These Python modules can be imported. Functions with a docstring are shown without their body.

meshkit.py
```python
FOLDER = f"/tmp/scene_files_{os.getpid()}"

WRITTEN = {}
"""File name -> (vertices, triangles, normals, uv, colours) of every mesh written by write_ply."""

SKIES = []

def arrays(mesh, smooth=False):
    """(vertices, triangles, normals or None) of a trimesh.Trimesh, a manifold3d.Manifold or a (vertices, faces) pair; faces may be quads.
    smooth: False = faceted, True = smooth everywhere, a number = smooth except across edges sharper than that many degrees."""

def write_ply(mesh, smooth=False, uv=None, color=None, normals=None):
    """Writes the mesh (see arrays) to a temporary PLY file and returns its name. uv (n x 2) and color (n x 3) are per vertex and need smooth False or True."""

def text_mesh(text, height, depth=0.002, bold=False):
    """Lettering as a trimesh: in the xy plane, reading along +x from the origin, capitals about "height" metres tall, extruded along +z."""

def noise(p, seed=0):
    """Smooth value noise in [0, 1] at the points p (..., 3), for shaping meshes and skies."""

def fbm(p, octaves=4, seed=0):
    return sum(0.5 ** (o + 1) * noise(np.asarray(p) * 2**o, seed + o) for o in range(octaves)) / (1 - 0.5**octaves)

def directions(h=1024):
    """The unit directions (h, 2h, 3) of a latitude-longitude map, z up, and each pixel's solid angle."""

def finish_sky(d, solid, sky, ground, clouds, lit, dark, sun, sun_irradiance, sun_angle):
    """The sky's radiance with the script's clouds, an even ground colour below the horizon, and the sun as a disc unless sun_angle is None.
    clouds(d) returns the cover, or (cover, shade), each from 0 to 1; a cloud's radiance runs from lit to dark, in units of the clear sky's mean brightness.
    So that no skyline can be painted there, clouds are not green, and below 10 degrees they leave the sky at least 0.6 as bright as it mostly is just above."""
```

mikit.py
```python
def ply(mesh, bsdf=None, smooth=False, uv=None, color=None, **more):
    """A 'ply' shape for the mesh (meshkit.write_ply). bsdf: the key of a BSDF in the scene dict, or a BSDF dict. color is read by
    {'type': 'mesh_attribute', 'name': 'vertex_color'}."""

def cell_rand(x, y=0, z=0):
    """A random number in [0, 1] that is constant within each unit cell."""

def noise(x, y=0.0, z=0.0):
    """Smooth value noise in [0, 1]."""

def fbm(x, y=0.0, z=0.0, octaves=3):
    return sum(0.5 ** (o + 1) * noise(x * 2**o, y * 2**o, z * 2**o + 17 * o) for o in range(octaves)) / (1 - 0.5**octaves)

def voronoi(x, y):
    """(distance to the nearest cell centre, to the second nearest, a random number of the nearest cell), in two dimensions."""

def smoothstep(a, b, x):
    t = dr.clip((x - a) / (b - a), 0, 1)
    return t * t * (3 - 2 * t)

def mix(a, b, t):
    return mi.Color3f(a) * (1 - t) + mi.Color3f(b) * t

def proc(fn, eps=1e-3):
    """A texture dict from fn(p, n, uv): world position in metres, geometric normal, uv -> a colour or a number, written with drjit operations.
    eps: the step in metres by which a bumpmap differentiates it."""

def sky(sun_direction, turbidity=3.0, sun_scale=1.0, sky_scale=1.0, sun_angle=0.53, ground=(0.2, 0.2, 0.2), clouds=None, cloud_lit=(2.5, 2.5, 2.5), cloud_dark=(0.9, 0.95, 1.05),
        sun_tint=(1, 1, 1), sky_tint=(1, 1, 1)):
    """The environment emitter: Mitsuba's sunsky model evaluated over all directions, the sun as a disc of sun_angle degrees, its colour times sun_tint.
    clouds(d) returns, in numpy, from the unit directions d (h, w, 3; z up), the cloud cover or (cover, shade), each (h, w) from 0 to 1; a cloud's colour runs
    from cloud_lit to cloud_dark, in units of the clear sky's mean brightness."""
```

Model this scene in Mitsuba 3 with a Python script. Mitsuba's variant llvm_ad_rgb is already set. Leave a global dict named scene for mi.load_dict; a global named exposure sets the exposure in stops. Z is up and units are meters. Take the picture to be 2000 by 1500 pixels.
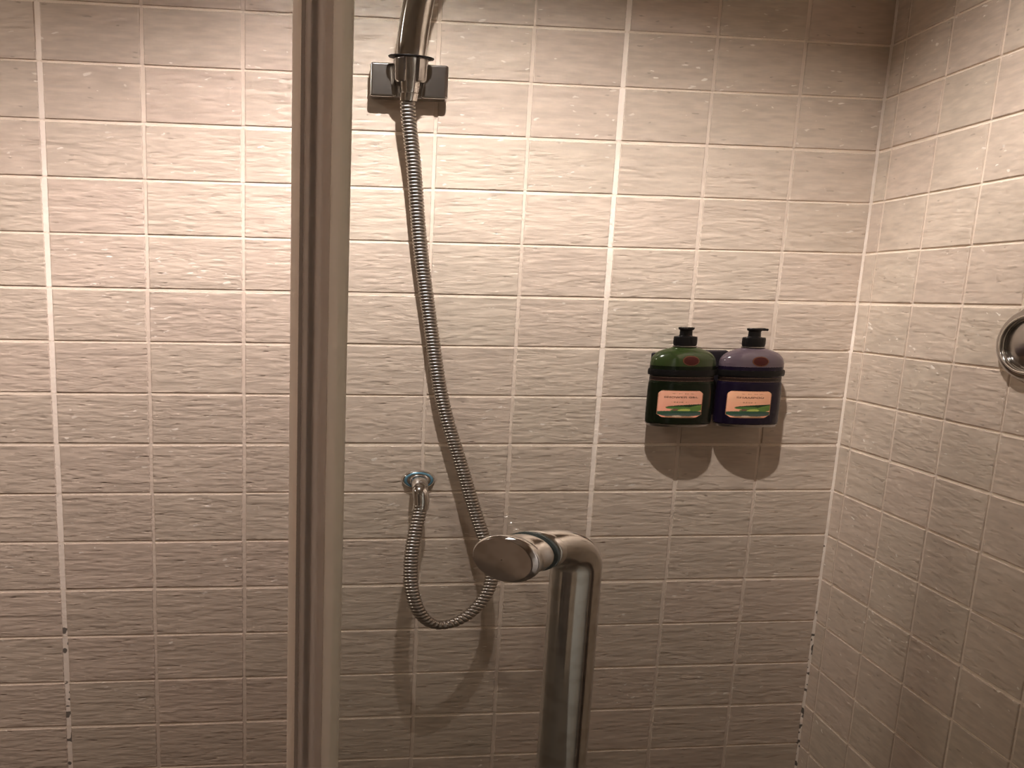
import math
import numpy as np
import drjit as dr
import mitsuba as mi
import trimesh
import shapely
from shapely.geometry import Polygon, Point
import meshkit
import mikit
from mikit import noise, fbm, voronoi, cell_rand, smoothstep, mix

T = mi.ScalarTransform4f
scene, labels = {}, {}

# ------------------------------------------------------------------ camera, lights, exposure
# The place is laid out in plan metres (x along the back wall, 0 at the corner; y = 0 on the back wall, negative
# towards the viewer; z up) and stands wide along the back wall, its right wall splayed: tiles are 178 x 100 mm.
PLAN = np.array([[1.7635, 0.1221, 0.0], [0.0, 1.0035, 0.0], [0.0, 0.0, 1.0]])


def plan(p):
    return np.asarray(p, float) @ PLAN.T


EYE = np.array([-1.17369, -1.24040, 1.5])
YAW, PITCH, ROLL = 0.078518, -0.141971, 0.019375
cy, sy, cp, sp = math.cos(YAW), math.sin(YAW), math.cos(PITCH), math.sin(PITCH)
FWD = np.array([sy * cp, cy * cp, sp])
RIGHT = np.array([cy, -sy, 0.0])
UP = np.cross(RIGHT, FWD)
UP = -math.sin(ROLL) * RIGHT + math.cos(ROLL) * UP
scene['camera'] = {'type': 'perspective', 'fov': 2 * math.degrees(math.atan(1000 / 1240.098)), 'fov_axis': 'x', 'near_clip': 0.02, 'far_clip': 50.0,
                   'principal_point_offset_x': (1000 - 661.17) / 2000.0, 'principal_point_offset_y': 0.0,
                   'to_world': T().look_at(origin=EYE.tolist(), target=(EYE + FWD).tolist(), up=UP.tolist())}
exposure = 0.0
LAMP = (-0.500, -0.715, 2.600)        # bulb of the deep ceiling downlight over the shower
LAMP_POWER = (10300.0, 9000.0, 8450.0)
OPAL_POWER = (255.0, 214.0, 184.0)   # flush opal lamp on the ceiling left of the shower
CEIL = 2.515


# ------------------------------------------------------------------ helpers
def key_of(name):
    if name not in scene and name not in labels:
        return name
    k = 1
    while f'{name}_{k:03d}' in scene or f'{name}_{k:03d}' in labels:
        k += 1
    return f'{name}_{k:03d}'


def thing(name, label, cat, group=None):
    k = key_of(name)
    labels[k] = {'label': label, 'category': cat}
    if group:
        labels[k]['group'] = group
    return k


def put(name, mesh, mat, parent=None, smooth=False, label=None, uv=None, **more):
    """One entry of the scene: the mesh is given in plan metres."""
    if hasattr(mesh, 'to_mesh'):
        m = mesh.to_mesh()
        mesh = trimesh.Trimesh(m.vert_properties[:, :3], m.tri_verts, process=False)
    mesh = trimesh.Trimesh(plan(mesh.vertices), mesh.faces, process=False)
    k = key_of((parent + '__' if parent else '') + name)
    scene[k] = mikit.ply(mesh, mat, smooth=smooth, uv=uv, **more)
    if label:
        labels[k] = {'label': label}
    return k


def structure(name, mesh, mat, smooth=False):
    k = put(name, mesh, mat, None, smooth)
    labels[k] = {'kind': 'structure'}
    return k


def box(x0, x1, y0, y1, z0, z1):
    b = trimesh.creation.box((abs(x1 - x0), abs(y1 - y0), abs(z1 - z0)))
    b.apply_translation(((x0 + x1) / 2, (y0 + y1) / 2, (z0 + z1) / 2))
    return b


def rbox(x0, x1, y0, y1, z0, z1, r=0.003, n=3):
    """A box with rounded edges: the hull of spheres at its corners."""
    s = trimesh.creation.icosphere(subdivisions=n - 1, radius=r).vertices
    c = np.array([[x, y, z] for x in (x0 + r, x1 - r) for y in (y0 + r, y1 - r) for z in (z0 + r, z1 - r)])
    return trimesh.convex.convex_hull((c[:, None] + s[None]).reshape(-1, 3))


def rounded(points, k=4, frac=0.35):
    """Chamfers the corners of a profile by cutting them k times (Chaikin), the end points kept."""
    p = np.asarray(points, float)
    for _ in range(k):
        a, b = p[:-1], p[1:]
        q = np.stack([a * 0.75 + b * 0.25, a * 0.25 + b * 0.75], 1).reshape(-1, p.shape[1])
        p = np.vstack([p[:1], q[1:-1], p[-1:]])
    return p


def lathe(profile, n=64):
    """Profile (radius, height) about z, from the lower end up: outward faces."""
    p = np.asarray(profile, float)
    a = np.arange(n) * 2 * np.pi / n
    v = np.stack([p[:, None, 0] * np.cos(a), p[:, None, 0] * np.sin(a), np.broadcast_to(p[:, 1:2], (len(p), n))], -1).reshape(-1, 3)
    i, j = np.meshgrid(np.arange(len(p) - 1), np.arange(n), indexing='ij')
    A, B, C, D = i * n + j, i * n + (j + 1) % n, (i + 1) * n + (j + 1) % n, (i + 1) * n + j
    f = np.vstack([np.stack([A, B, C], -1).reshape(-1, 3), np.stack([A, C, D], -1).reshape(-1, 3)])
    m = trimesh.Trimesh(v, f, process=False)
    m.update_faces(m.area_faces > 1e-12)
    m.merge_vertices()
    return m


def turned(mesh, axis, at):
    """Turns z into the given axis and moves the origin to 'at'."""
    m = mesh.copy()
    m.apply_transform(trimesh.geometry.align_vectors([0, 0, 1], axis))
    m.apply_translation(at)
    return m


def spline(points, n):
    from scipy.interpolate import CubicSpline
    p = np.asarray(points, float)
    s = np.concatenate([[0], np.cumsum(np.linalg.norm(np.diff(p, axis=0), axis=1) ** 0.5)])
    q = CubicSpline(s, p)(np.linspace(0, s[-1], n * 6))
    L = np.concatenate([[0], np.cumsum(np.linalg.norm(np.diff(q, axis=0), axis=1))])
    t = np.linspace(0, L[-1], n)
    return np.stack([np.interp(t, L, q[:, k]) for k in range(3)], 1), t


def sweep(path, radii, sides=24, flat=None, caps=True):
    """A tube along the path (rotation minimising frames); radii one number or one per point."""
    p = np.asarray(path, float)
    r = np.broadcast_to(radii, (len(p),))
    t = np.gradient(p, axis=0)
    t /= np.linalg.norm(t, axis=1, keepdims=True)
    u = np.cross(t[0], [0.3, 1, 0.2])
    us = []
    for k in range(len(p)):
        u = u - t[k] * (u @ t[k])
        u /= np.linalg.norm(u)
        us.append(u)
    us = np.array(us)
    w = np.cross(t, us)
    a = np.arange(sides) * 2 * np.pi / sides
    v = p[:, None] + r[:, None, None] * (np.cos(a)[None, :, None] * us[:, None] + np.sin(a)[None, :, None] * w[:, None])
    v = v.reshape(-1, 3)
    n = sides
    i, j = np.meshgrid(np.arange(len(p) - 1), np.arange(n), indexing='ij')
    A, B, C, D = i * n + j, i * n + (j + 1) % n, (i + 1) * n + (j + 1) % n, (i + 1) * n + j
    f = [np.stack([A, B, C], -1).reshape(-1, 3), np.stack([A, C, D], -1).reshape(-1, 3)]
    if caps:
        j = np.arange(n)
        v = np.vstack([v, p[:1], p[-1:]])
        e = len(p) * n
        f += [np.stack([(j + 1) % n, j, j * 0 + e], -1), np.stack([e - n + j, e - n + (j + 1) % n, j * 0 + e + 1], -1)]
    return trimesh.Trimesh(v, np.vstack(f), process=False)


def prism(poly, z0, z1):
    """Plan outline (shapely polygon in x, y) raised from z0 to z1."""
    m = trimesh.creation.extrude_polygon(poly, z1 - z0, engine='earcut')
    m.apply_translation((0, 0, z0))
    return m


# ------------------------------------------------------------------ materials
PITCH_X, PITCH_Z, Z_ROW = 0.10222, 0.10, 1.80      # tile grid in plan metres; row 0's joint is at z = 1.80
RIGHT_FIRST, PITCH_Y = 0.0335, 0.0991              # first joint of the right wall, then its pitch


def xr(p):
    return (p.x - 0.1221 * p.y) / 1.7635


def along(p, n):
    """Distance along the wall that the point is on: x on the back wall, y on the right wall."""
    return dr.select(dr.abs(n.y) > 0.7, xr(p), p.y)


def tile_coords(p, right):
    if right:
        return (-p.y / 1.0035 - RIGHT_FIRST) / PITCH_Y, (p.z - Z_ROW) / PITCH_Z
    return -xr(p) / PITCH_X, (p.z - Z_ROW) / PITCH_Z


def tile_color(right):
    def fn(p, n, uv):
        c, r = tile_coords(p, right)
        s = (p.y + 31.0) if right else (xr(p) + 7.0)
        tone = cell_rand(dr.floor(c), dr.floor(r), 5.0 + 3 * right)
        hue = cell_rand(dr.floor(c), dr.floor(r), 9.0 + 3 * right)
        base = mix((0.548, 0.452, 0.380), (0.538, 0.458, 0.380), hue)
        cloud = fbm(s * 14, p.z * 22, 3.0)
        streak = fbm(s * 55, p.z * 190, 8.0, octaves=4)
        k = 0.97 + 0.04 * tone + 0.12 * (cloud - 0.5) + 0.26 * (streak - 0.5)
        # glints on pits in the glaze, painted as pale specks; dark pores
        few = smoothstep(0.42, 0.72, noise(s * 12, p.z * 17, 2.0))
        warp = noise(s * 160, p.z * 260, 3.0) - 0.5
        d, _, w = voronoi(s * 48 + 0.35 * warp, p.z * 72 + 0.35 * warp)
        size = 0.05 + 0.16 * cell_rand(w * 9973.0, 3.0, 1.0) * few
        glint = smoothstep(size, 0.5 * size, d) * dr.select(w > 0.62, 1.0, 0.0) * smoothstep(0.05, 0.4, few) * (0.45 + 0.55 * cell_rand(w * 7919.0, 5.0, 2.0))
        d2, _, w2 = voronoi(s * 60 + 11.3 + 0.4 * warp, p.z * 110 + 4.1)
        pore = smoothstep(0.20, 0.08, d2) * dr.select(w2 > 0.95, 1.0, 0.0)
        col = mi.Color3f(base) * k
        col = mix(col, (0.90, 0.84, 0.77), 0.85 * glint)
        return mix(col, (0.22, 0.17, 0.13), 0.40 * pore)
    return fn


def tile_height(p, n, uv):
    s = dr.select(dr.abs(n.x) > 0.7, p.y + 31.0, xr(p) + 7.0)
    h = 0.0016 * fbm(s * 66, p.z * 185, 4.0, octaves=3) + 0.0012 * fbm(s * 18, p.z * 48, 9.0, octaves=2)
    d, _, w = voronoi(s * 60 + 11.3, p.z * 110 + 4.1)
    return h - 0.0006 * smoothstep(0.3, 0.05, d) * dr.select(w > 0.85, 1.0, 0.0)


def grout_color(right):
    def fn(p, n, uv):
        c, r = tile_coords(p, right)
        s = p.y if right else xr(p)
        pc, pr = (PITCH_Y if right else PITCH_X), PITCH_Z
        kc, kr = dr.floor(c + 0.5), dr.floor(r + 0.5)
        dc, dz = dr.abs(c - kc) * pc, dr.abs(r - kr) * pr
        third = dr.abs(kc / 3 - dr.floor(kc / 3 + 0.5)) < 0.1
        corner = (dc < 0.006) & third if not right else dr.abs(p.y) < 0.007
        vertical = dc < dz
        wear = fbm(s * 30, p.z * 9, 1.0)
        plain = mix((0.740, 0.640, 0.550), (0.620, 0.520, 0.440), wear)
        level = mix((0.860, 0.750, 0.640), (0.740, 0.640, 0.540), wear)
        fresh = mix((0.940, 0.850, 0.770), (0.840, 0.740, 0.650), wear)
        if right:
            bold = corner
        else:
            bold = corner
        col = dr.select(vertical & ~bold, plain, dr.select(vertical, fresh, level))
        # mould grows in the wide vertical joints, thicker towards the tray
        low = smoothstep(1.30, 0.55, p.z)
        far = dr.select(s < -0.85, -0.04, dr.select(s > -0.05, 0.0, -0.40))
        m = smoothstep(0.93 - 0.36 * (low + far), 0.99 - 0.36 * (low + far), 0.45 * noise(s * 90, p.z * 40, 5.0) + 0.55 * noise(s * 190, p.z * 130, 6.0))
        dirty = dr.select(bold & vertical, 0.85 * m * smoothstep(1.25, 1.00, p.z), 0.0)
        col = mix(col, (0.045, 0.038, 0.032), dirty)
        # beyond the tiles built one by one the wall goes on with the same pattern
        beyond = (c > 12.0) | (r > 7.0) | (r < -18.0) if not right else (c > 8.0) | (r > 7.0) | (r < -18.0)
        face = beyond & (dc > 0.0025) & (dz > 0.0025)
        return dr.select(face, mi.Color3f(0.52, 0.43, 0.35), col)
    return fn


def tile_bsdf(right):
    return {'type': 'twosided', 'bsdf': {'type': 'bumpmap', 'height': mikit.proc(tile_height, eps=6e-4), 'scale': 1.0,
            'bsdf': {'type': 'principled', 'base_color': mikit.proc(tile_color(right)), 'roughness': 0.50, 'specular': 0.35}}}


def plain(color, rough=0.5, metallic=0.0, spec=0.5, **more):
    return {'type': 'twosided', 'bsdf': {'type': 'principled', 'base_color': {'type': 'rgb', 'value': list(color)}, 'roughness': rough, 'metallic': metallic, 'specular': spec, **more}}


def chrome_color(p, n, uv):
    return mix((0.70, 0.69, 0.67), (0.60, 0.58, 0.55), smoothstep(0.45, 0.75, fbm(xr(p) * 90, p.y * 90, p.z * 60)))


scene['tile_back'] = tile_bsdf(False)
scene['tile_right'] = tile_bsdf(True)
scene['grout_back'] = {'type': 'twosided', 'bsdf': {'type': 'diffuse', 'reflectance': mikit.proc(grout_color(False))}}


def corner_color(p, n, uv):
    wear = fbm(p.z * 24, 4.0, 1.0)
    m = 0.40 * noise(p.z * 52, 3.0, 2.0) + 0.60 * noise(p.z * 150, xr(p) * 300, 6.0)
    low = smoothstep(1.25, 0.60, p.z)
    spot = smoothstep(0.92 - 0.36 * low, 0.97 - 0.34 * low, m) * smoothstep(1.30, 1.05, p.z)
    return mix(mix((0.86, 0.77, 0.69), (0.72, 0.63, 0.55), wear), (0.05, 0.042, 0.035), 0.9 * spot)


scene['corner_grout'] = {'type': 'twosided', 'bsdf': {'type': 'diffuse', 'reflectance': mikit.proc(corner_color)}}
scene['grout_right'] = {'type': 'twosided', 'bsdf': {'type': 'diffuse', 'reflectance': mikit.proc(grout_color(True))}}
scene['chrome'] = {'type': 'twosided', 'bsdf': {'type': 'principled', 'base_color': mikit.proc(chrome_color), 'metallic': 1.0, 'roughness': 0.10}}
scene['chrome_dull'] = plain((0.42, 0.405, 0.39), 0.20, 1.0)
scene['steel_hose'] = plain((0.41, 0.375, 0.34), 0.26, 1.0)
scene['aluminium'] = plain((0.46, 0.40, 0.35), 0.42, 0.35)
scene['edge_plastic'] = {'type': 'principledthin', 'base_color': {'type': 'rgb', 'value': [0.80, 0.752, 0.705]}, 'roughness': 0.45, 'diff_trans': 1.15, 'spec_trans': 0.0}
scene['glazing'] = {'type': 'principledthin', 'base_color': {'type': 'rgb', 'value': [0.85, 0.815, 0.755]}, 'roughness': 0.45, 'diff_trans': 1.2, 'spec_trans': 0.0}
scene['seal'] = {'type': 'principledthin', 'base_color': {'type': 'rgb', 'value': [0.92, 0.875, 0.825]}, 'roughness': 0.5, 'diff_trans': 1.5, 'spec_trans': 0.0}
scene['magnet'] = plain((0.40, 0.33, 0.28), 0.5)
scene['gasket'] = plain((0.10, 0.14, 0.145), 0.4)
scene['glass'] = {'type': 'thindielectric', 'int_ior': 1.5, 'specular_transmittance': {'type': 'rgb', 'value': [0.94, 0.985, 0.97]}}
scene['plaster'] = plain((0.62, 0.56, 0.49), 0.8)
scene['room_wall'] = plain((0.27, 0.21, 0.16), 0.7)
scene['floor_tile'] = plain((0.085, 0.068, 0.055), 0.4)
scene['white_paint'] = plain((0.75, 0.74, 0.72), 0.5)
scene['added_door_grey'] = plain((0.72, 0.74, 0.74), 0.5)
scene['dark_door'] = plain((0.045, 0.035, 0.03), 0.4)
scene['can_metal'] = plain((0.10, 0.095, 0.09), 0.5)
scene['black_plastic'] = plain((0.0030, 0.0030, 0.0034), 0.3, spec=0.15)
scene['holder_plastic'] = plain((0.014, 0.012, 0.016), 0.22, spec=0.4)
scene['dark_band'] = plain((0.011, 0.005, 0.004), 0.30, spec=0.2)
scene['band_line'] = plain((0.075, 0.045, 0.032), 0.35)
scene['green_liquid'] = plain((0.0020, 0.0048, 0.0015), 0.14, spec=0.18)
scene['green_plastic'] = plain((0.017, 0.031, 0.007), 0.11, spec=0.5, clearcoat=0.4, clearcoat_gloss=0.95)
scene['violet_liquid'] = plain((0.0040, 0.0020, 0.0105), 0.14, spec=0.18)
scene['violet_plastic'] = plain((0.080, 0.058, 0.073), 0.11, spec=0.5, clearcoat=0.4, clearcoat_gloss=0.95)
scene['seal_red'] = plain((0.040, 0.0055, 0.005), 0.4, spec=0.2)
scene['seal_rim'] = plain((0.085, 0.032, 0.016), 0.4, spec=0.2)
scene['print_brown'] = plain((0.23, 0.09, 0.055), 0.6)
scene['reflection_blue'] = plain((0.13, 0.30, 0.42), 0.25, 0.5)  # bluish reflection on the outlet chrome, put into a colour


def label_print(tint):
    def blob(u, v, x, y, a, b, turn):
        c, s = math.cos(turn), math.sin(turn)
        du, dv = (u - x) * c + (v - y) * s, -(u - x) * s + (v - y) * c
        return smoothstep(1.15, 0.85, dr.square(du / a) + dr.square(dv / b))

    def fn(p, n, uv):
        u, v = uv.x, uv.y
        col = mix(tint, (tint[0] * 0.98, tint[1] * 0.86, tint[2] * 0.88), smoothstep(0.9, 0.25, v))
        col = mix(col, (0.56, 0.25, 0.16), smoothstep(0.35, 0.65, noise(u * 40, v * 3.0)) * blob(u, v, 0.55, 0.885, 0.26, 0.018, 0))
        col = mix(col, (0.50, 0.24, 0.15), smoothstep(0.30, 0.60, noise(u * 52, v * 3.0, 4.0)) * blob(u, v, 0.48, 0.575, 0.20, 0.024, 0))
        col = mix(col, (0.020, 0.040, 0.016), blob(u, v, 0.66, 0.435, 0.44, 0.050, 0.10))
        col = mix(col, (0.12, 0.20, 0.045), blob(u, v, 0.90, 0.40, 0.22, 0.060, 0.22))
        col = mix(col, (0.07, 0.15, 0.035), blob(u, v, 0.45, 0.375, 0.24, 0.045, 0.05))
        col = mix(col, (0.10, 0.18, 0.04), blob(u, v, 0.68, 0.30, 0.36, 0.090, 0.08))
        col = mix(col, (0.42, 0.46, 0.11), blob(u, v, 0.60, 0.28, 0.13, 0.055, 0.08))
        col = mix(col, (0.17, 0.09, 0.055), blob(u, v, 0.42, 0.30, 0.06, 0.04, 0.3))
        col = mix(col, (0.030, 0.080, 0.045), blob(u, v, 0.48, 0.17, 0.60, 0.085, 0.02))
        col = mix(col, (0.055, 0.085, 0.075), blob(u, v, 0.60, 0.115, 0.50, 0.055, 0.05))
        col = mix(col, (0.34, 0.20, 0.12), blob(u, v, 0.5, 0.035, 0.30, 0.045, 0.0))
        col = mix(col, (0.52, 0.40, 0.29), blob(u, v, 0.46, 0.06, 0.10, 0.035, 0.0))
        edge = dr.minimum(dr.minimum(u, 1 - u) * 1.0, dr.minimum(v, 1 - v) * 0.9)
        return mix((0.30, 0.12, 0.06), col, smoothstep(0.0, 0.035, edge))
    return fn


scene['label_print_rose'] = {'type': 'twosided', 'bsdf': {'type': 'principled', 'base_color': mikit.proc(label_print((0.86, 0.44, 0.30))), 'roughness': 0.6, 'specular': 0.2}}
scene['label_print_peach'] = {'type': 'twosided', 'bsdf': {'type': 'principled', 'base_color': mikit.proc(label_print((0.86, 0.47, 0.29))), 'roughness': 0.6, 'specular': 0.2}}

# ------------------------------------------------------------------ the room
X_LEFT, Y_FRONT = -1.95, -2.45
structure('wall_back', box(X_LEFT - 0.1, 0.1, 0.0, 0.12, 0, CEIL), 'grout_back')
structure('wall_right', box(0.0, 0.12, Y_FRONT, 0.0, 0, CEIL), 'grout_right')
structure('wall_left', box(X_LEFT - 0.12, X_LEFT, Y_FRONT, 0.0, 0, CEIL), 'room_wall')
structure('floor', box(X_LEFT - 0.12, 0.12, Y_FRONT - 0.12, 0.12, -0.1, 0.0), 'floor_tile')
# the front wall, behind the viewer, with a dark door; an added pale door with dark trim on the right wall
DX0, DX1 = -1.02, -0.30
fw = trimesh.util.concatenate([box(X_LEFT - 0.12, DX0, Y_FRONT - 0.12, Y_FRONT, 0, CEIL), box(DX1, 0.12, Y_FRONT - 0.12, Y_FRONT, 0, CEIL),
                               box(DX0, DX1, Y_FRONT - 0.12, Y_FRONT, 2.02, CEIL)])
structure('wall_front', fw, 'room_wall')
structure('door_1', box(DX0, DX1, Y_FRONT - 0.09, Y_FRONT - 0.05, 0.0, 2.02), 'dark_door')
structure('added_door_2', box(-0.035, -0.002, -2.42, -1.16, 0.0, 2.02), 'added_door_grey')  # unseen, added so that the chrome handle mirrors a pale strip
structure('added_trim_2', box(-0.045, -0.002, -1.16, -0.97, 0.0, 2.09), 'dark_door')  # unseen, added to give the handle a dark mirrored streak
jamb = trimesh.util.concatenate([box(DX0 - 0.07, DX0, Y_FRONT, Y_FRONT + 0.02, 0, 2.09), box(DX1, DX1 + 0.07, Y_FRONT, Y_FRONT + 0.02, 0, 2.09),
                                 box(DX0, DX1, Y_FRONT, Y_FRONT + 0.02, 2.02, 2.09)])
structure('trim_1', jamb, 'room_wall')

CAN_R, SHIELD, BULB = 0.111, 0.0370, (0.0560, 0.1350)   # can radius, added disc that shades the lower walls, lower and upper end of the bulb above the ceiling
hole = Point(LAMP[0], LAMP[1]).buffer(CAN_R, 24)
structure('ceiling', prism(shapely.box(X_LEFT - 0.12, Y_FRONT - 0.12, 0.12, 0.12).difference(hole), CEIL, CEIL + 0.20), 'plaster')


def chamfered_tile(u0, u1, z0, z1, depth, bevel, rng):
    """Tile in wall coordinates (u along, depth off the wall, z), open at the back."""
    def ring(b, d):
        return [[u0 + b, d, z0 + b], [u1 - b, d, z0 + b], [u1 - b, d, z1 - b], [u0 + b, d, z1 - b]]
    tilt = rng.normal(0, 0.00012, 4)
    front = np.array(ring(bevel, depth))
    front[:, 1] += tilt
    shoulder = np.array(ring(bevel * 0.28, depth - bevel * 0.30))
    shoulder[:, 1] += tilt
    v = np.vstack([ring(0, -0.001), ring(0, depth - bevel * 0.95), shoulder, front])
    f = []
    for s in range(3):
        for k in range(4):
            a, b = s * 4 + k, s * 4 + (k + 1) % 4
            f += [[a, b, b + 4], [a, b + 4, a + 4]]
    f += [[12, 13, 14], [12, 14, 15]]
    return v, np.array(f)


rng = np.random.default_rng(7)
for r in range(-7, 18):                    # rows downwards from the ceiling
    for c in range(0, 12):                 # columns leftwards from the corner
        gl = 0.0030 if (c + 1) % 3 == 0 else 0.0019
        gr = 0.0030 if c % 3 == 0 else 0.0019
        gt = 0.0030 if r % 3 == 0 else 0.0023
        gb = 0.0030 if (r + 1) % 3 == 0 else 0.0023
        j = rng.normal(0, 0.00035, 4)
        x1, x0 = -c * PITCH_X - gr + j[0], -(c + 1) * PITCH_X + gl + j[1]
        z1, z0 = min(Z_ROW - r * PITCH_Z - gt + j[2], CEIL - 0.001), Z_ROW - (r + 1) * PITCH_Z + gb + j[3]
        if z1 - z0 < 0.02:
            continue
        v, f = chamfered_tile(x0, x1, z0, z1, 0.0017, 0.0011, rng)
        put('tile', trimesh.Trimesh(v * [1, -1, 1], f, process=False), 'tile_back', 'wall_back')
for r in range(-7, 18):
    for c in range(-1, 8):                 # the cut strip by the corner, then whole tiles
        s0 = 0.0 if c < 0 else RIGHT_FIRST + c * PITCH_Y
        s1 = RIGHT_FIRST if c < 0 else s0 + PITCH_Y
        j = rng.normal(0, 0.00035, 4)
        s0, s1 = s0 + (0.0042 if c < 0 else 0.0021) + j[0], s1 - 0.0021 + j[1]
        gt = 0.0030 if r % 3 == 0 else 0.0022
        gb = 0.0030 if (r + 1) % 3 == 0 else 0.0022
        z1, z0 = min(Z_ROW - r * PITCH_Z - gt + j[2], CEIL - 0.001), Z_ROW - (r + 1) * PITCH_Z + gb + j[3]
        if z1 - z0 < 0.02:
            continue
        v, f = chamfered_tile(s0, s1, z0, z1, 0.0015, 0.0011, rng)
        v = np.stack([-v[:, 1], -v[:, 0], v[:, 2]], 1)
        put('tile', trimesh.Trimesh(v, f, process=False), 'tile_right', 'wall_right')

# the pale joint that fills the corner
zc = np.linspace(0.0, CEIL, 60)
wob = 0.0004 * np.sin(zc * 37.0) + 0.0003 * np.sin(zc * 91.0)
cj_v = np.concatenate([[(-0.0038 - w, -0.0003, z), (-0.0034 - w, -0.0010, z), (-0.0011, -0.0034 - w, z), (-0.0003, -0.0040 - w, z)] for z, w in zip(zc, wob)])
cj_f = np.concatenate([[[i * 4 + k, i * 4 + k + 1, i * 4 + k + 5], [i * 4 + k, i * 4 + k + 5, i * 4 + k + 4]] for i in range(59) for k in range(3)])
put('corner_joint', trimesh.Trimesh(cj_v, cj_f, process=False), 'corner_grout', 'wall_back')

# ------------------------------------------------------------------ lamps
dl = thing('ceiling_downlight', 'round recessed ceiling downlight above the shower', 'ceiling light')
can = lathe([(CAN_R - 0.001, CEIL), (CAN_R - 0.001, CEIL + 0.150), (0.001, CEIL + 0.150)], 48)
can.apply_translation((LAMP[0], LAMP[1], 0))
put('can', can, 'can_metal', dl)
rim = lathe([(CAN_R - 0.002, CEIL - 0.001), (CAN_R + 0.008, CEIL - 0.004), (CAN_R + 0.014, CEIL - 0.0005)], 48)
rim.apply_translation((LAMP[0], LAMP[1], 0))
put('rim', rim, 'white_paint', dl)
bulb = lathe([(0.014, CEIL + BULB[0]), (0.014, CEIL + BULB[1])], 32)
bulb.apply_translation((LAMP[0], LAMP[1], 0))
put('bulb', bulb, 'white_paint', dl, emitter={'type': 'area', 'radiance': {'type': 'rgb', 'value': list(LAMP_POWER)}})
for z0, z1 in ((CEIL + BULB[0] - 0.0045, CEIL + BULB[0]), (CEIL + BULB[1], CEIL + 0.150)):
    end = lathe([(0.0005, z0), (0.0142, z0), (0.0142, z1), (0.0005, z1)], 32)
    end.apply_translation((LAMP[0], LAMP[1], 0))
    put('end_cap', end, 'can_metal', dl)

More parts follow.
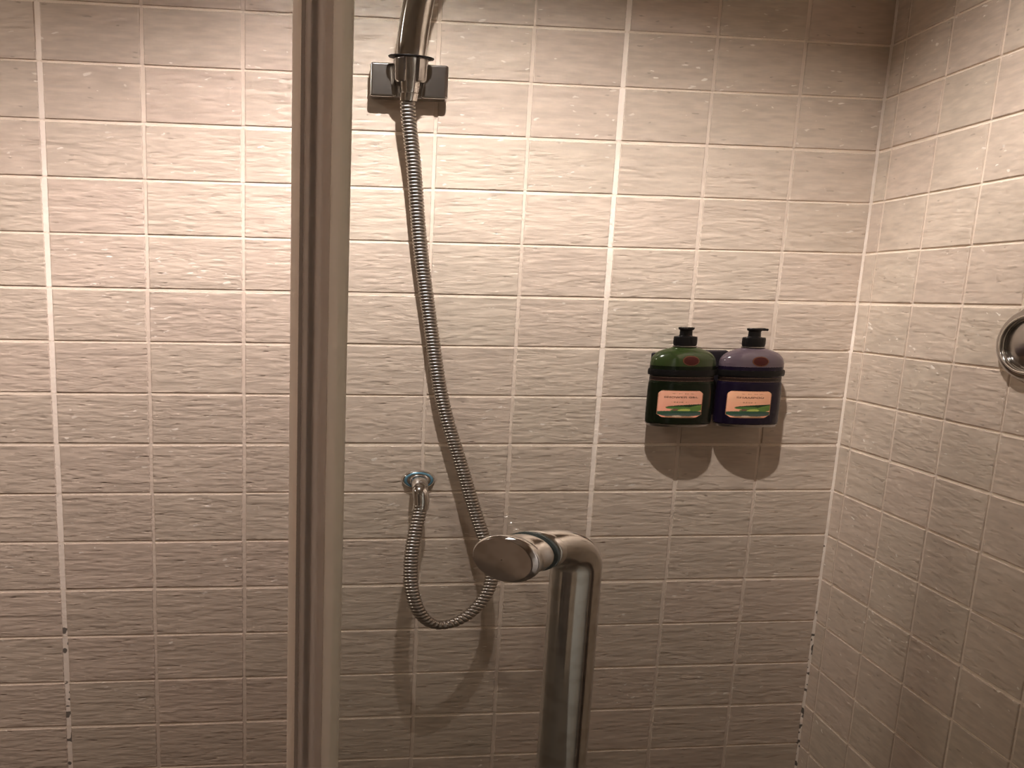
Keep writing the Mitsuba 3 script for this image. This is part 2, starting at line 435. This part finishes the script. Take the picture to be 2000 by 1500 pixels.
shield = lathe([(0.0005, CEIL + BULB[0] - 0.0065), (SHIELD, CEIL + BULB[0] - 0.0065), (SHIELD, CEIL + BULB[0] - 0.0053), (0.0005, CEIL + BULB[0] - 0.0053)], 32)
shield.apply_translation((LAMP[0], LAMP[1], 0))
put('added_shade_disc', shield, 'can_metal', dl)  # added under the bulb to hold light off the lower walls

ol = thing('opal_ceiling_lamp', 'small round opal lamp on the ceiling left of the shower', 'ceiling light')
OX, OY = -1.35, -0.80
base = lathe(rounded([(0.0004, CEIL - 0.012), (0.062, CEIL - 0.012), (0.070, CEIL - 0.008), (0.072, CEIL - 0.0005)], 2), 40)
base.apply_translation((OX, OY, 0))
put('rim', base, 'white_paint', ol, smooth=40)
disc = lathe([(0.0004, CEIL - 0.0150), (0.0600, CEIL - 0.0135)], 40)
disc.invert() if disc.face_normals[0, 2] > 0 else None
disc.apply_translation((OX, OY, 0))
put('diffuser', disc, 'white_paint', ol, emitter={'type': 'area', 'radiance': {'type': 'rgb', 'value': list(OPAL_POWER)}})

# ------------------------------------------------------------------ the shower enclosure
D = np.array([1.0, -1.0]) / math.sqrt(2)           # along the door, away from its free edge
N = np.array([1.0, 1.0]) / math.sqrt(2)            # into the shower
P0 = np.array([-0.479, -0.633, 1.2415])            # where the handle meets the door pane
EDGE = np.array([-0.6075, P0[0] + P0[1] + 0.6075])  # the door's free edge in plan
TOP = 1.90


def quad(a, b, n0, n1):
    """Plan outline about the line from a to b, from n0 to n1 across it."""
    a, b = np.asarray(a, float), np.asarray(b, float)
    d = (b - a) / np.linalg.norm(b - a)
    n = np.array([-d[1], d[0]])
    return Polygon([a + n * n0, b + n * n0, b + n * n1, a + n * n1])


HINGE = EDGE + D * 0.60
dr_ = thing('shower_door', 'clear glass shower door with chrome tube handle and grey-brown edge profile', 'shower door')
a, b = EDGE + D * 0.012, HINGE
pane = np.array([[*a, 0.06], [*b, 0.06], [*b, TOP], [*a, TOP]])
put('glass_pane', trimesh.Trimesh(pane, [[0, 1, 2], [0, 2, 3]], process=False), 'glass', dr_)
# the edge profile: a satin section with soft ridges, facing the room
ex, ey = EDGE
xs = np.linspace(-0.0165, 0.0020, 44)
ridge = 0.0022 * np.exp(-((xs + 0.0140) / 0.0018) ** 2) + 0.0018 * np.exp(-((xs + 0.0030) / 0.0034) ** 2)
front = [(ex + a_, ey - 0.0045 - b_) for a_, b_ in zip(xs, ridge)]
put('edge_profile', prism(Polygon(front + [(ex + 0.0020, ey + 0.004), (ex - 0.0165, ey + 0.012)]), 0.055, TOP + 0.01), 'edge_plastic', dr_, smooth=40,
    label='grey-brown ridged edge profile')
put('seal_strip', prism(shapely.box(ex - 0.0222, ey - 0.002, ex - 0.0174, ey - 0.0008).buffer(0.0004, 2), 0.055, TOP + 0.005), 'seal', dr_, smooth=40,
    label='pale seal strip along the left edge')
put('magnet_strip', prism(shapely.box(ex - 0.0166, ey - 0.0086, ex - 0.0148, ey - 0.0050).buffer(0.0003, 2), 0.055, TOP + 0.008), 'magnet', dr_, label='thin dark brown line beside the seal')
put('inner_rib', prism(shapely.box(ex - 0.0112, ey - 0.0030, ex - 0.0070, ey + 0.0030).buffer(0.0004, 2), 0.055, TOP + 0.006), 'magnet', dr_)
put('glazing_strip', prism(Polygon([(ex + 0.0022, ey - 0.0040), (ex + 0.0130, ey - 0.0112), (ex + 0.0150, ey - 0.0108), (ex + 0.0150, ey - 0.0060), (ex + 0.0022, ey + 0.004)]), 0.055, TOP), 'glazing', dr_, smooth=40,
    label='lighter strip between profile and glass')
put('bottom_rail', prism(quad(EDGE + D * 0.018, HINGE, -0.010, 0.010), 0.0, 0.062), 'aluminium', dr_)
put('hinge_profile', prism(quad(HINGE, HINGE + D * 0.03, -0.010, 0.010), 0.0, TOP), 'aluminium', dr_)

# handle: a tube that leaves the pane inwards, bends down and comes back to the pane below; a flat cap outside
n3 = np.array([N[0], N[1], 0.0])
STAND, BEND, TUBE, LENGTH = 0.048, 0.034, 0.0165, 0.42
arc = np.linspace(0, np.pi / 2, 14)
upper = [P0 + n3 * (STAND - BEND + BEND * math.sin(q)) - np.array([0, 0, BEND * (1 - math.cos(q))]) for q in arc]
lower = [p * [1, 1, 0] + [0, 0, 2 * P0[2] - LENGTH - p[2]] for p in upper[::-1]]
end = P0 - np.array([0, 0, LENGTH])
straight = [upper[-1] + (lower[0] - upper[-1]) * k for k in np.linspace(0, 1, 12)[1:-1]]
path = np.array([P0 + n3 * 0.004, *upper, *straight, *lower, end + n3 * 0.004])
hd = put('handle', sweep(path, TUBE, 40), 'chrome', dr_, smooth=50, label='thick polished chrome tube handle bent down from the pane')
for at in (P0, end):
    put('ring', turned(lathe(rounded([(0.013, 0.0), (0.0195, 0.0), (0.0200, 0.003), (0.0195, 0.0075), (0.0160, 0.0085)], 2), 48), n3, at + n3 * 0.001), 'chrome', hd, smooth=50)
    put('gasket', turned(lathe([(0.012, 0.0), (0.0205, 0.0), (0.0205, 0.0022), (0.012, 0.0022)], 48), -n3, at - n3 * 0.001), 'gasket', hd, smooth=40, label='dark teal gasket')
    cap = lathe(np.vstack([rounded([(0.012, 0.0), (0.0185, 0.0), (0.0200, 0.004), (0.0205, 0.014), (0.0228, 0.0185), (0.0238, 0.0215), (0.0238, 0.0235)], 2),
                           [(0.0234, 0.0243), (0.0218, 0.0262), (0.0210, 0.0266), (0.0004, 0.0268)]]), 64)
    put('cap', turned(cap, -n3, at - n3 * 0.0034), 'chrome', hd, smooth=25, label='flat round chrome cap on the outer side of the glass')

# ------------------------------------------------------------------ hand shower, its holder, hose and outlet
hb = thing('shower_holder', 'square chrome wall holder that carries the hand shower', 'shower holder')
HX, HZ = -0.5425, 1.888
left = rbox(HX - 0.0405, HX - 0.0130, -0.026, -0.0022, HZ - 0.0300, HZ + 0.029, 0.004)
right = rbox(HX + 0.0130, HX + 0.0415, -0.026, -0.0022, HZ - 0.0300, HZ + 0.029, 0.004)
put('body', trimesh.util.concatenate([rbox(HX - 0.0395, HX + 0.0405, -0.0205, -0.0022, HZ - 0.0295, HZ + 0.0285, 0.003)]), 'chrome_dull', hb, smooth=35)
put('jaw', left, 'chrome_dull', hb, smooth=35)
put('jaw', right, 'chrome_dull', hb, smooth=35)
# conical socket, open at the front
aa = np.radians(np.linspace(-62, 242, 40))
prof = [(0.0100, -0.006), (0.0150, -0.009), (0.0170, -0.005), (0.0178, 0.028), (0.0165, 0.031), (0.0125, 0.030)]
ring = np.array([[[r * math.cos(q), r * math.sin(q), h] for r, h in prof] for q in aa])
m, k = len(prof), len(aa)
f = []
for i in range(k - 1):
    for j in range(m):
        A, B, C, E = i * m + j, i * m + (j + 1) % m, (i + 1) * m + (j + 1) % m, (i + 1) * m + j
        f += [[A, C, B], [A, E, C]]
for o, flip in ((0, 1), ((k - 1) * m, -1)):
    for j in range(1, m - 1):
        f.append([o, o + j, o + j + 1][::flip])
sock = trimesh.Trimesh(ring.reshape(-1, 3), f, process=False)
sock.fix_normals()
sock.apply_transform(trimesh.transformations.rotation_matrix(math.radians(12), [1, 0, 0]))
sock.apply_translation((HX + 0.001, -0.0425, HZ + 0.000))
put('socket', sock, 'chrome_dull', hb, smooth=35)

hs = thing('hand_shower', 'chrome hand shower standing in the wall holder, handle cut off by the top edge', 'hand shower')
hp, _ = spline([(HX + 0.0010, -0.0430, HZ + 0.033), (HX + 0.0025, -0.047, HZ + 0.072), (HX + 0.0065, -0.053, HZ + 0.12), (HX + 0.013, -0.061, HZ + 0.165), (HX + 0.024, -0.073, HZ + 0.215), (HX + 0.041, -0.094, HZ + 0.285)], 36)
rr = np.interp(np.linspace(0, 1, 36), [0, 0.05, 0.3, 0.7, 1], [0.0152, 0.0158, 0.0158, 0.0150, 0.0142])
put('handle', sweep(hp, rr, 40), 'chrome', hs, smooth=50)
nut = lathe(rounded([(0.0075, -0.030), (0.0088, -0.030), (0.0100, -0.018), (0.0128, 0.024), (0.0150, 0.030), (0.0004, 0.031)], 2), 40)
nut.apply_transform(trimesh.transformations.rotation_matrix(math.radians(6), [1, 0, 0]))
nut.apply_translation((HX + 0.001, -0.0425, HZ + 0.002))
put('tapered_end', nut, 'chrome', hs, smooth=50)
col = lathe(rounded([(0.012, 0.0), (0.0232, 0.0), (0.0238, 0.0015), (0.0232, 0.0032), (0.012, 0.0034)], 1), 48)
col.apply_transform(trimesh.transformations.rotation_matrix(math.radians(3), [0, 1, 0]) @ trimesh.transformations.rotation_matrix(math.radians(9), [1, 0, 0]))
col.apply_translation((HX + 0.001, -0.0425, HZ + 0.0310))
put('collar', col, 'black_plastic', hs, smooth=35, label='thin dark collar between handle and holder')
head = turned(lathe(rounded([(0.0004, 0.0), (0.028, 0.0), (0.031, 0.004), (0.030, 0.012), (0.018, 0.024), (0.0004, 0.028)], 2), 48), [0.15, 0.62, 0.77], hp[-1] + np.array([0.004, -0.012, 0.004]))
put('head', head, 'chrome', hs, smooth=50)

ho = thing('shower_hose', 'ribbed metal shower hose hanging from the holder in a loop to the wall outlet', 'hose')
HOSE = [(-0.5425, -0.0415, 1.8590), (-0.5428, -0.0370, 1.8327), (-0.5361, -0.0290, 1.7587), (-0.5295, -0.0230, 1.6677), (-0.5224, -0.0200, 1.5735), (-0.5128, -0.0190, 1.4766), (-0.5026, -0.0200, 1.3773), (-0.4898, -0.0220, 1.2758), (-0.4699, -0.0270, 1.1729), (-0.4500, -0.0360, 1.0692), (-0.4392, -0.0440, 1.0183), (-0.4300, -0.0550, 0.9687), (-0.4311, -0.0650, 0.9300), (-0.4418, -0.0750, 0.8974), (-0.4627, -0.0860, 0.8693), (-0.4894, -0.0960, 0.8608), (-0.5089, -0.0990, 0.8792), (-0.5216, -0.0930, 0.9252), (-0.5244, -0.0820, 0.9726), (-0.5220, -0.0700, 1.0199), (-0.5166, -0.0560, 1.0668), (-0.5133, -0.0470, 1.0951)]
RIB = 0.0062
probe, t = spline(HOSE, 400)
count = int(t[-1] / RIB)
pts, t = spline(HOSE, count * 5 + 1)
shape = np.array([0.86, 0.97, 1.0, 1.0, 0.97])
rad = 0.0083 * shape[np.arange(len(pts)) % 5]
put('ribbed_tube', sweep(pts, rad, 20), 'steel_hose', ho, smooth=40)
e0, e1 = np.array(HOSE[-2]), np.array(HOSE[-1])
tip = np.array([-0.5148, -0.0370, 1.1200])
cone, _ = spline([e0 + (e1 - e0) * 0.35, e1, (e1 + tip) / 2 + [0, -0.0025, 0.0015], tip], 16)
put('end_nut', sweep(cone, np.interp(np.arange(16), [0, 1, 2, 12, 15], [0.0079, 0.0086, 0.0090, 0.0094, 0.0088]), 32), 'chrome', ho, smooth=50, label='smooth conical end nut')
put('end_nut', sweep(spline([(HX + 0.0003, -0.0420, 1.8595), (HX + 0.0000, -0.0414, 1.854), (HX - 0.0002, -0.0404, 1.847)], 8)[0], np.linspace(0.0098, 0.0090, 8), 24), 'chrome', ho, smooth=50)

ou = thing('wall_outlet', 'round chrome water outlet on the back wall where the hose ends', 'water outlet')
esc = lathe(np.vstack([[(0.0185, 0.0)], rounded([(0.0195, 0.0), (0.0192, 0.004), (0.0165, 0.0075), (0.0110, 0.0095), (0.0095, 0.013)], 3), [(0.0085, 0.0135)]]), 56)
put('escutcheon', turned(esc, [0, -1, 0], (-0.5152, -0.0022, 1.1278)), 'chrome', ou, smooth=40)
band = lathe(rounded([(0.0135, 0.0080), (0.0168, 0.0062), (0.0172, 0.0082), (0.0150, 0.0098), (0.0138, 0.0096)], 2), 56)  # added ring that carries the blue reflection of the flange
put('reflection_ring', turned(band, [0, -1, 0], (-0.5152, -0.0022, 1.1278)), 'reflection_blue', ou, smooth=40, label='blue ring painted in as a reflection on the flange')
put('spigot', sweep([(-0.5152, -0.010, 1.1285), (-0.5152, -0.022, 1.1290), (-0.5151, -0.031, 1.1270), (-0.5149, -0.0375, 1.1205)], [0.0092, 0.0092, 0.0096, 0.0092], 32), 'chrome', ou, smooth=50)

# ------------------------------------------------------------------ pump bottles in their wall holder
BX = (-0.2185, -0.1370)
BY, BZ, OVAL = -0.0355, 1.2550, 0.70   # depth of the oval bottles over their width
bh = thing('bottle_holder', 'dark wall holder clasping the two pump bottles', 'bottle holder')
back = rbox(BX[0] - 0.030, BX[1] + 0.030, -0.0075, -0.0022, BZ + 0.010, BZ + 0.138, 0.003)
put('back_plate', back, 'holder_plastic', bh, smooth=35)
put('bridge', rbox((BX[0] + BX[1]) / 2 - 0.020, (BX[0] + BX[1]) / 2 + 0.020, -0.0124, -0.0070, BZ + 0.108, BZ + 0.145, 0.004), 'holder_plastic', bh, smooth=35)
for x in BX:
    cl = lathe(rounded([(0.0384, 0.0975), (0.0403, 0.0975), (0.0403, 0.1090), (0.0384, 0.1090)], 1), 64)
    cl.apply_scale((1, OVAL, 1))
    cl.apply_translation((x, BY, BZ))
    put('clasp', cl, 'black_plastic', bh, smooth=35)
    tr = lathe([(0.0300, -0.0052), (0.0365, -0.0052), (0.0385, -0.0005), (0.0355, -0.0006), (0.0300, -0.0030)], 56)
    tr.apply_scale((1, OVAL, 1))
    tr.apply_translation((x, BY, BZ))
    put('cup_rim', tr, 'chrome_dull', bh, smooth=35, label='pale rim under the bottle')
    put('arm', rbox(x - 0.012, x + 0.012, BY + 0.010, -0.0030, BZ - 0.0055, BZ - 0.0008, 0.002), 'holder_plastic', bh)

LOWER = np.vstack([[(0.0004, 0.0004), (0.034, 0.0)], rounded([(0.034, 0.0), (0.0385, 0.0), (0.0388, 0.006)], 3), rounded([(0.0388, 0.006), (0.0388, 0.0815), (0.0372, 0.0845)], 3)])
GROOVE = [(0.0372, 0.0845), (0.0368, 0.0865), (0.0368, 0.0950), (0.0374, 0.0972)]
UPPER = np.vstack([rounded([(0.0374, 0.0972), (0.0383, 0.0985), (0.0383, 0.1160)], 2)])
DOME = np.vstack([rounded([(0.0383, 0.1160), (0.0383, 0.1235), (0.0366, 0.1330), (0.0312, 0.1420), (0.0225, 0.1480), (0.0150, 0.1515), (0.0125, 0.1530)], 3), [(0.0004, 0.1530)]])


def radius_at(h):
    p = np.vstack([LOWER[1:], GROOVE, UPPER, DOME])
    return np.interp(h, p[:, 1], p[:, 0])


def curved(mesh_xy, x, azimuth, h0, lift):
    """Wraps flat work (x across, y up, z outwards) onto the bottle at an azimuth, its origin at height h0."""
    v = mesh_xy.vertices
    h = h0 + v[:, 1]
    r = radius_at(h) + lift + v[:, 2]
    q = azimuth + v[:, 0] / radius_at(h)
    m = mesh_xy.copy()
    m.vertices = np.stack([x + r * np.sin(q), BY - OVAL * r * np.cos(q), BZ + h], 1)
    return m


def label_sheet(w, h, nu=36, nv=20):
    """Flat label with cut upper corners and a gently bowed lower edge: vertices, faces, uv."""
    u = np.linspace(0, 1, nu)
    side = np.minimum(u, 1 - u) * w
    top = h - 0.0045 * (1 - smooth01(side / 0.0070)) - 0.0022 * (1 - smooth01(side / 0.0022))
    bot = 0.0058 * (1 - smooth01(side / 0.0095))
    V = np.linspace(0, 1, nv)
    y = bot[:, None] + (top - bot)[:, None] * V[None]
    x = np.broadcast_to(((u - 0.5) * w)[:, None], y.shape)
    v = np.stack([x, y, 0 * y], -1).reshape(-1, 3)
    i, j = np.meshgrid(np.arange(nu - 1), np.arange(nv - 1), indexing='ij')
    A, B, C, E = i * nv + j, (i + 1) * nv + j, (i + 1) * nv + j + 1, i * nv + j + 1
    f = np.vstack([np.stack([A, B, C], -1).reshape(-1, 3), np.stack([A, C, E], -1).reshape(-1, 3)])
    uv = np.stack([np.broadcast_to(u[:, None], y.shape), y / h], -1).reshape(-1, 2)
    return trimesh.Trimesh(v, f, process=False), uv


def smooth01(t):
    t = np.clip(t, 0, 1)
    return t * t * (3 - 2 * t)


def pump_bottle(x, lab, liquid, shell, print_mat, words, spout):
    b = thing('pump_bottle', lab, 'bottle', 'pump bottles in the wall holder')
    at = np.array([x, BY, BZ])

    def turn(p, n=72, oval_off=0.0):
        m = lathe(p, n)
        m.apply_scale((1, OVAL + (1 - OVAL) * oval_off, 1))
        m.apply_translation(at)
        return m
    body = put('body', turn(np.vstack([LOWER, GROOVE, UPPER])), liquid, b, smooth=40)
    put('shoulder', turn(DOME), shell, b, smooth=50, label='paler translucent shoulder above the liquid')
    put('band', turn([(0.0369, 0.0858), (0.0373, 0.0862), (0.0373, 0.0948), (0.0369, 0.0952)]), 'dark_band', body, smooth=40, label='dark red-brown band round the waist')
    for h in (0.0868, 0.0938):
        put('line', turn([(0.0372, h - 0.0006), (0.0375, h - 0.0004), (0.0375, h + 0.0004), (0.0372, h + 0.0006)]), 'band_line', body)
    sheet, uv = label_sheet(0.0560, 0.0545)
    az = math.radians(-11)
    lb = put('label', curved(sheet, x, az, 0.0140, 0.0005), print_mat, b, smooth=True, uv=uv, label='salmon paper label with green leaves')
    txt = meshkit.text_mesh(words, 0.0034, 0.0002, True)
    txt.apply_translation((-txt.bounds[:, 0].mean(), 0, 0))
    k = 0.0400 / (txt.bounds[1, 0] - txt.bounds[0, 0])
    txt.apply_scale((min(k, 1.35), 1, 1))
    put('lettering', curved(txt, x, az + math.radians(1.5), 0.0140 + 0.0395, 0.0008), 'print_brown', lb)
    for rad, lift, mat, nm in ((0.0098, 0.0006, 'seal_rim', 'seal_border'), (0.0082, 0.0011, 'seal_red', 'seal')):
        d = trimesh.creation.cylinder(radius=rad, height=0.0005, sections=40)
        d = d.subdivide().subdivide()
        sq = put(nm, curved(d, x, math.radians(2), 0.1275, lift), mat, b, label='round dark red seal' if nm == 'seal' else None)
    put('neck_ring', turn(rounded([(0.0120, 0.1527), (0.0142, 0.1527), (0.0142, 0.1552), (0.0120, 0.1554)], 1), 48, 0.6), 'chrome_dull', b, smooth=35, label='thin pale grey ring under the cap')
    put('cap', turn(np.vstack([rounded([(0.0110, 0.1554), (0.0137, 0.1556), (0.0137, 0.1722), (0.0128, 0.1734)], 2), rounded([(0.0128, 0.1734), (0.0078, 0.1744), (0.0074, 0.1762), (0.0072, 0.1866)], 2), [(0.0004, 0.1868)]]), 48, 0.6),
        'black_plastic', b, smooth=35, label='black screw cap')
    hd_ = lathe(np.vstack([rounded([(0.0066, 0.1850), (0.0088, 0.1870), (0.0094, 0.1897), (0.0088, 0.1915)], 2), [(0.0004, 0.1919)]]), 40)
    q = math.radians(spout)
    tip_ = np.array([math.sin(q), -math.cos(q), 0])
    nozzle = sweep([np.array([0, 0, 0.1893]) + tip_ * 0.003, np.array([0, 0, 0.1897]) + tip_ * 0.010, np.array([0, 0, 0.1887]) + tip_ * 0.0150], [0.0030, 0.0027, 0.0020], 16)
    pm = trimesh.util.concatenate([hd_, nozzle])
    pm.apply_translation(at)
    put('pump', pm, 'black_plastic', b, smooth=40, label='black pump head with short spout')
    return b


pump_bottle(BX[0], 'green pump bottle, left of the two on the tiled wall', 'green_liquid', 'green_plastic', 'label_print_rose', 'SHOWER GEL', -20)
pump_bottle(BX[1], 'violet pump bottle, right of the two on the tiled wall', 'violet_liquid', 'violet_plastic', 'label_print_peach', 'SHAMPOO', 75)

# ------------------------------------------------------------------ round chrome valve on the right wall
va = thing('shower_valve', 'round chrome valve on the right wall, cut off by the photo edge', 'shower valve')
VC = (-0.0024, -0.3700, 1.4440)
put('escutcheon', turned(lathe(rounded([(0.0570, 0.0), (0.0585, 0.002), (0.0582, 0.005), (0.0540, 0.0085), (0.0480, 0.0095), (0.0400, 0.0090)], 3), 72), [-1, 0, 0], VC), 'chrome_dull', va, smooth=50)
put('ring', turned(lathe(rounded([(0.0395, 0.0080), (0.0455, 0.0085), (0.0462, 0.0110), (0.0440, 0.0125), (0.0405, 0.0118), (0.0400, 0.0080)], 3), 72), [-1, 0, 0], VC), 'chrome', va, smooth=50, label='bright polished ring')
put('knob', turned(lathe(np.vstack([rounded([(0.0396, 0.0075), (0.0385, 0.0085), (0.0300, 0.0100), (0.0200, 0.0120)], 3), [(0.0004, 0.0130)]]), 64), [-1, 0, 0], VC), 'chrome_dull', va, smooth=40)
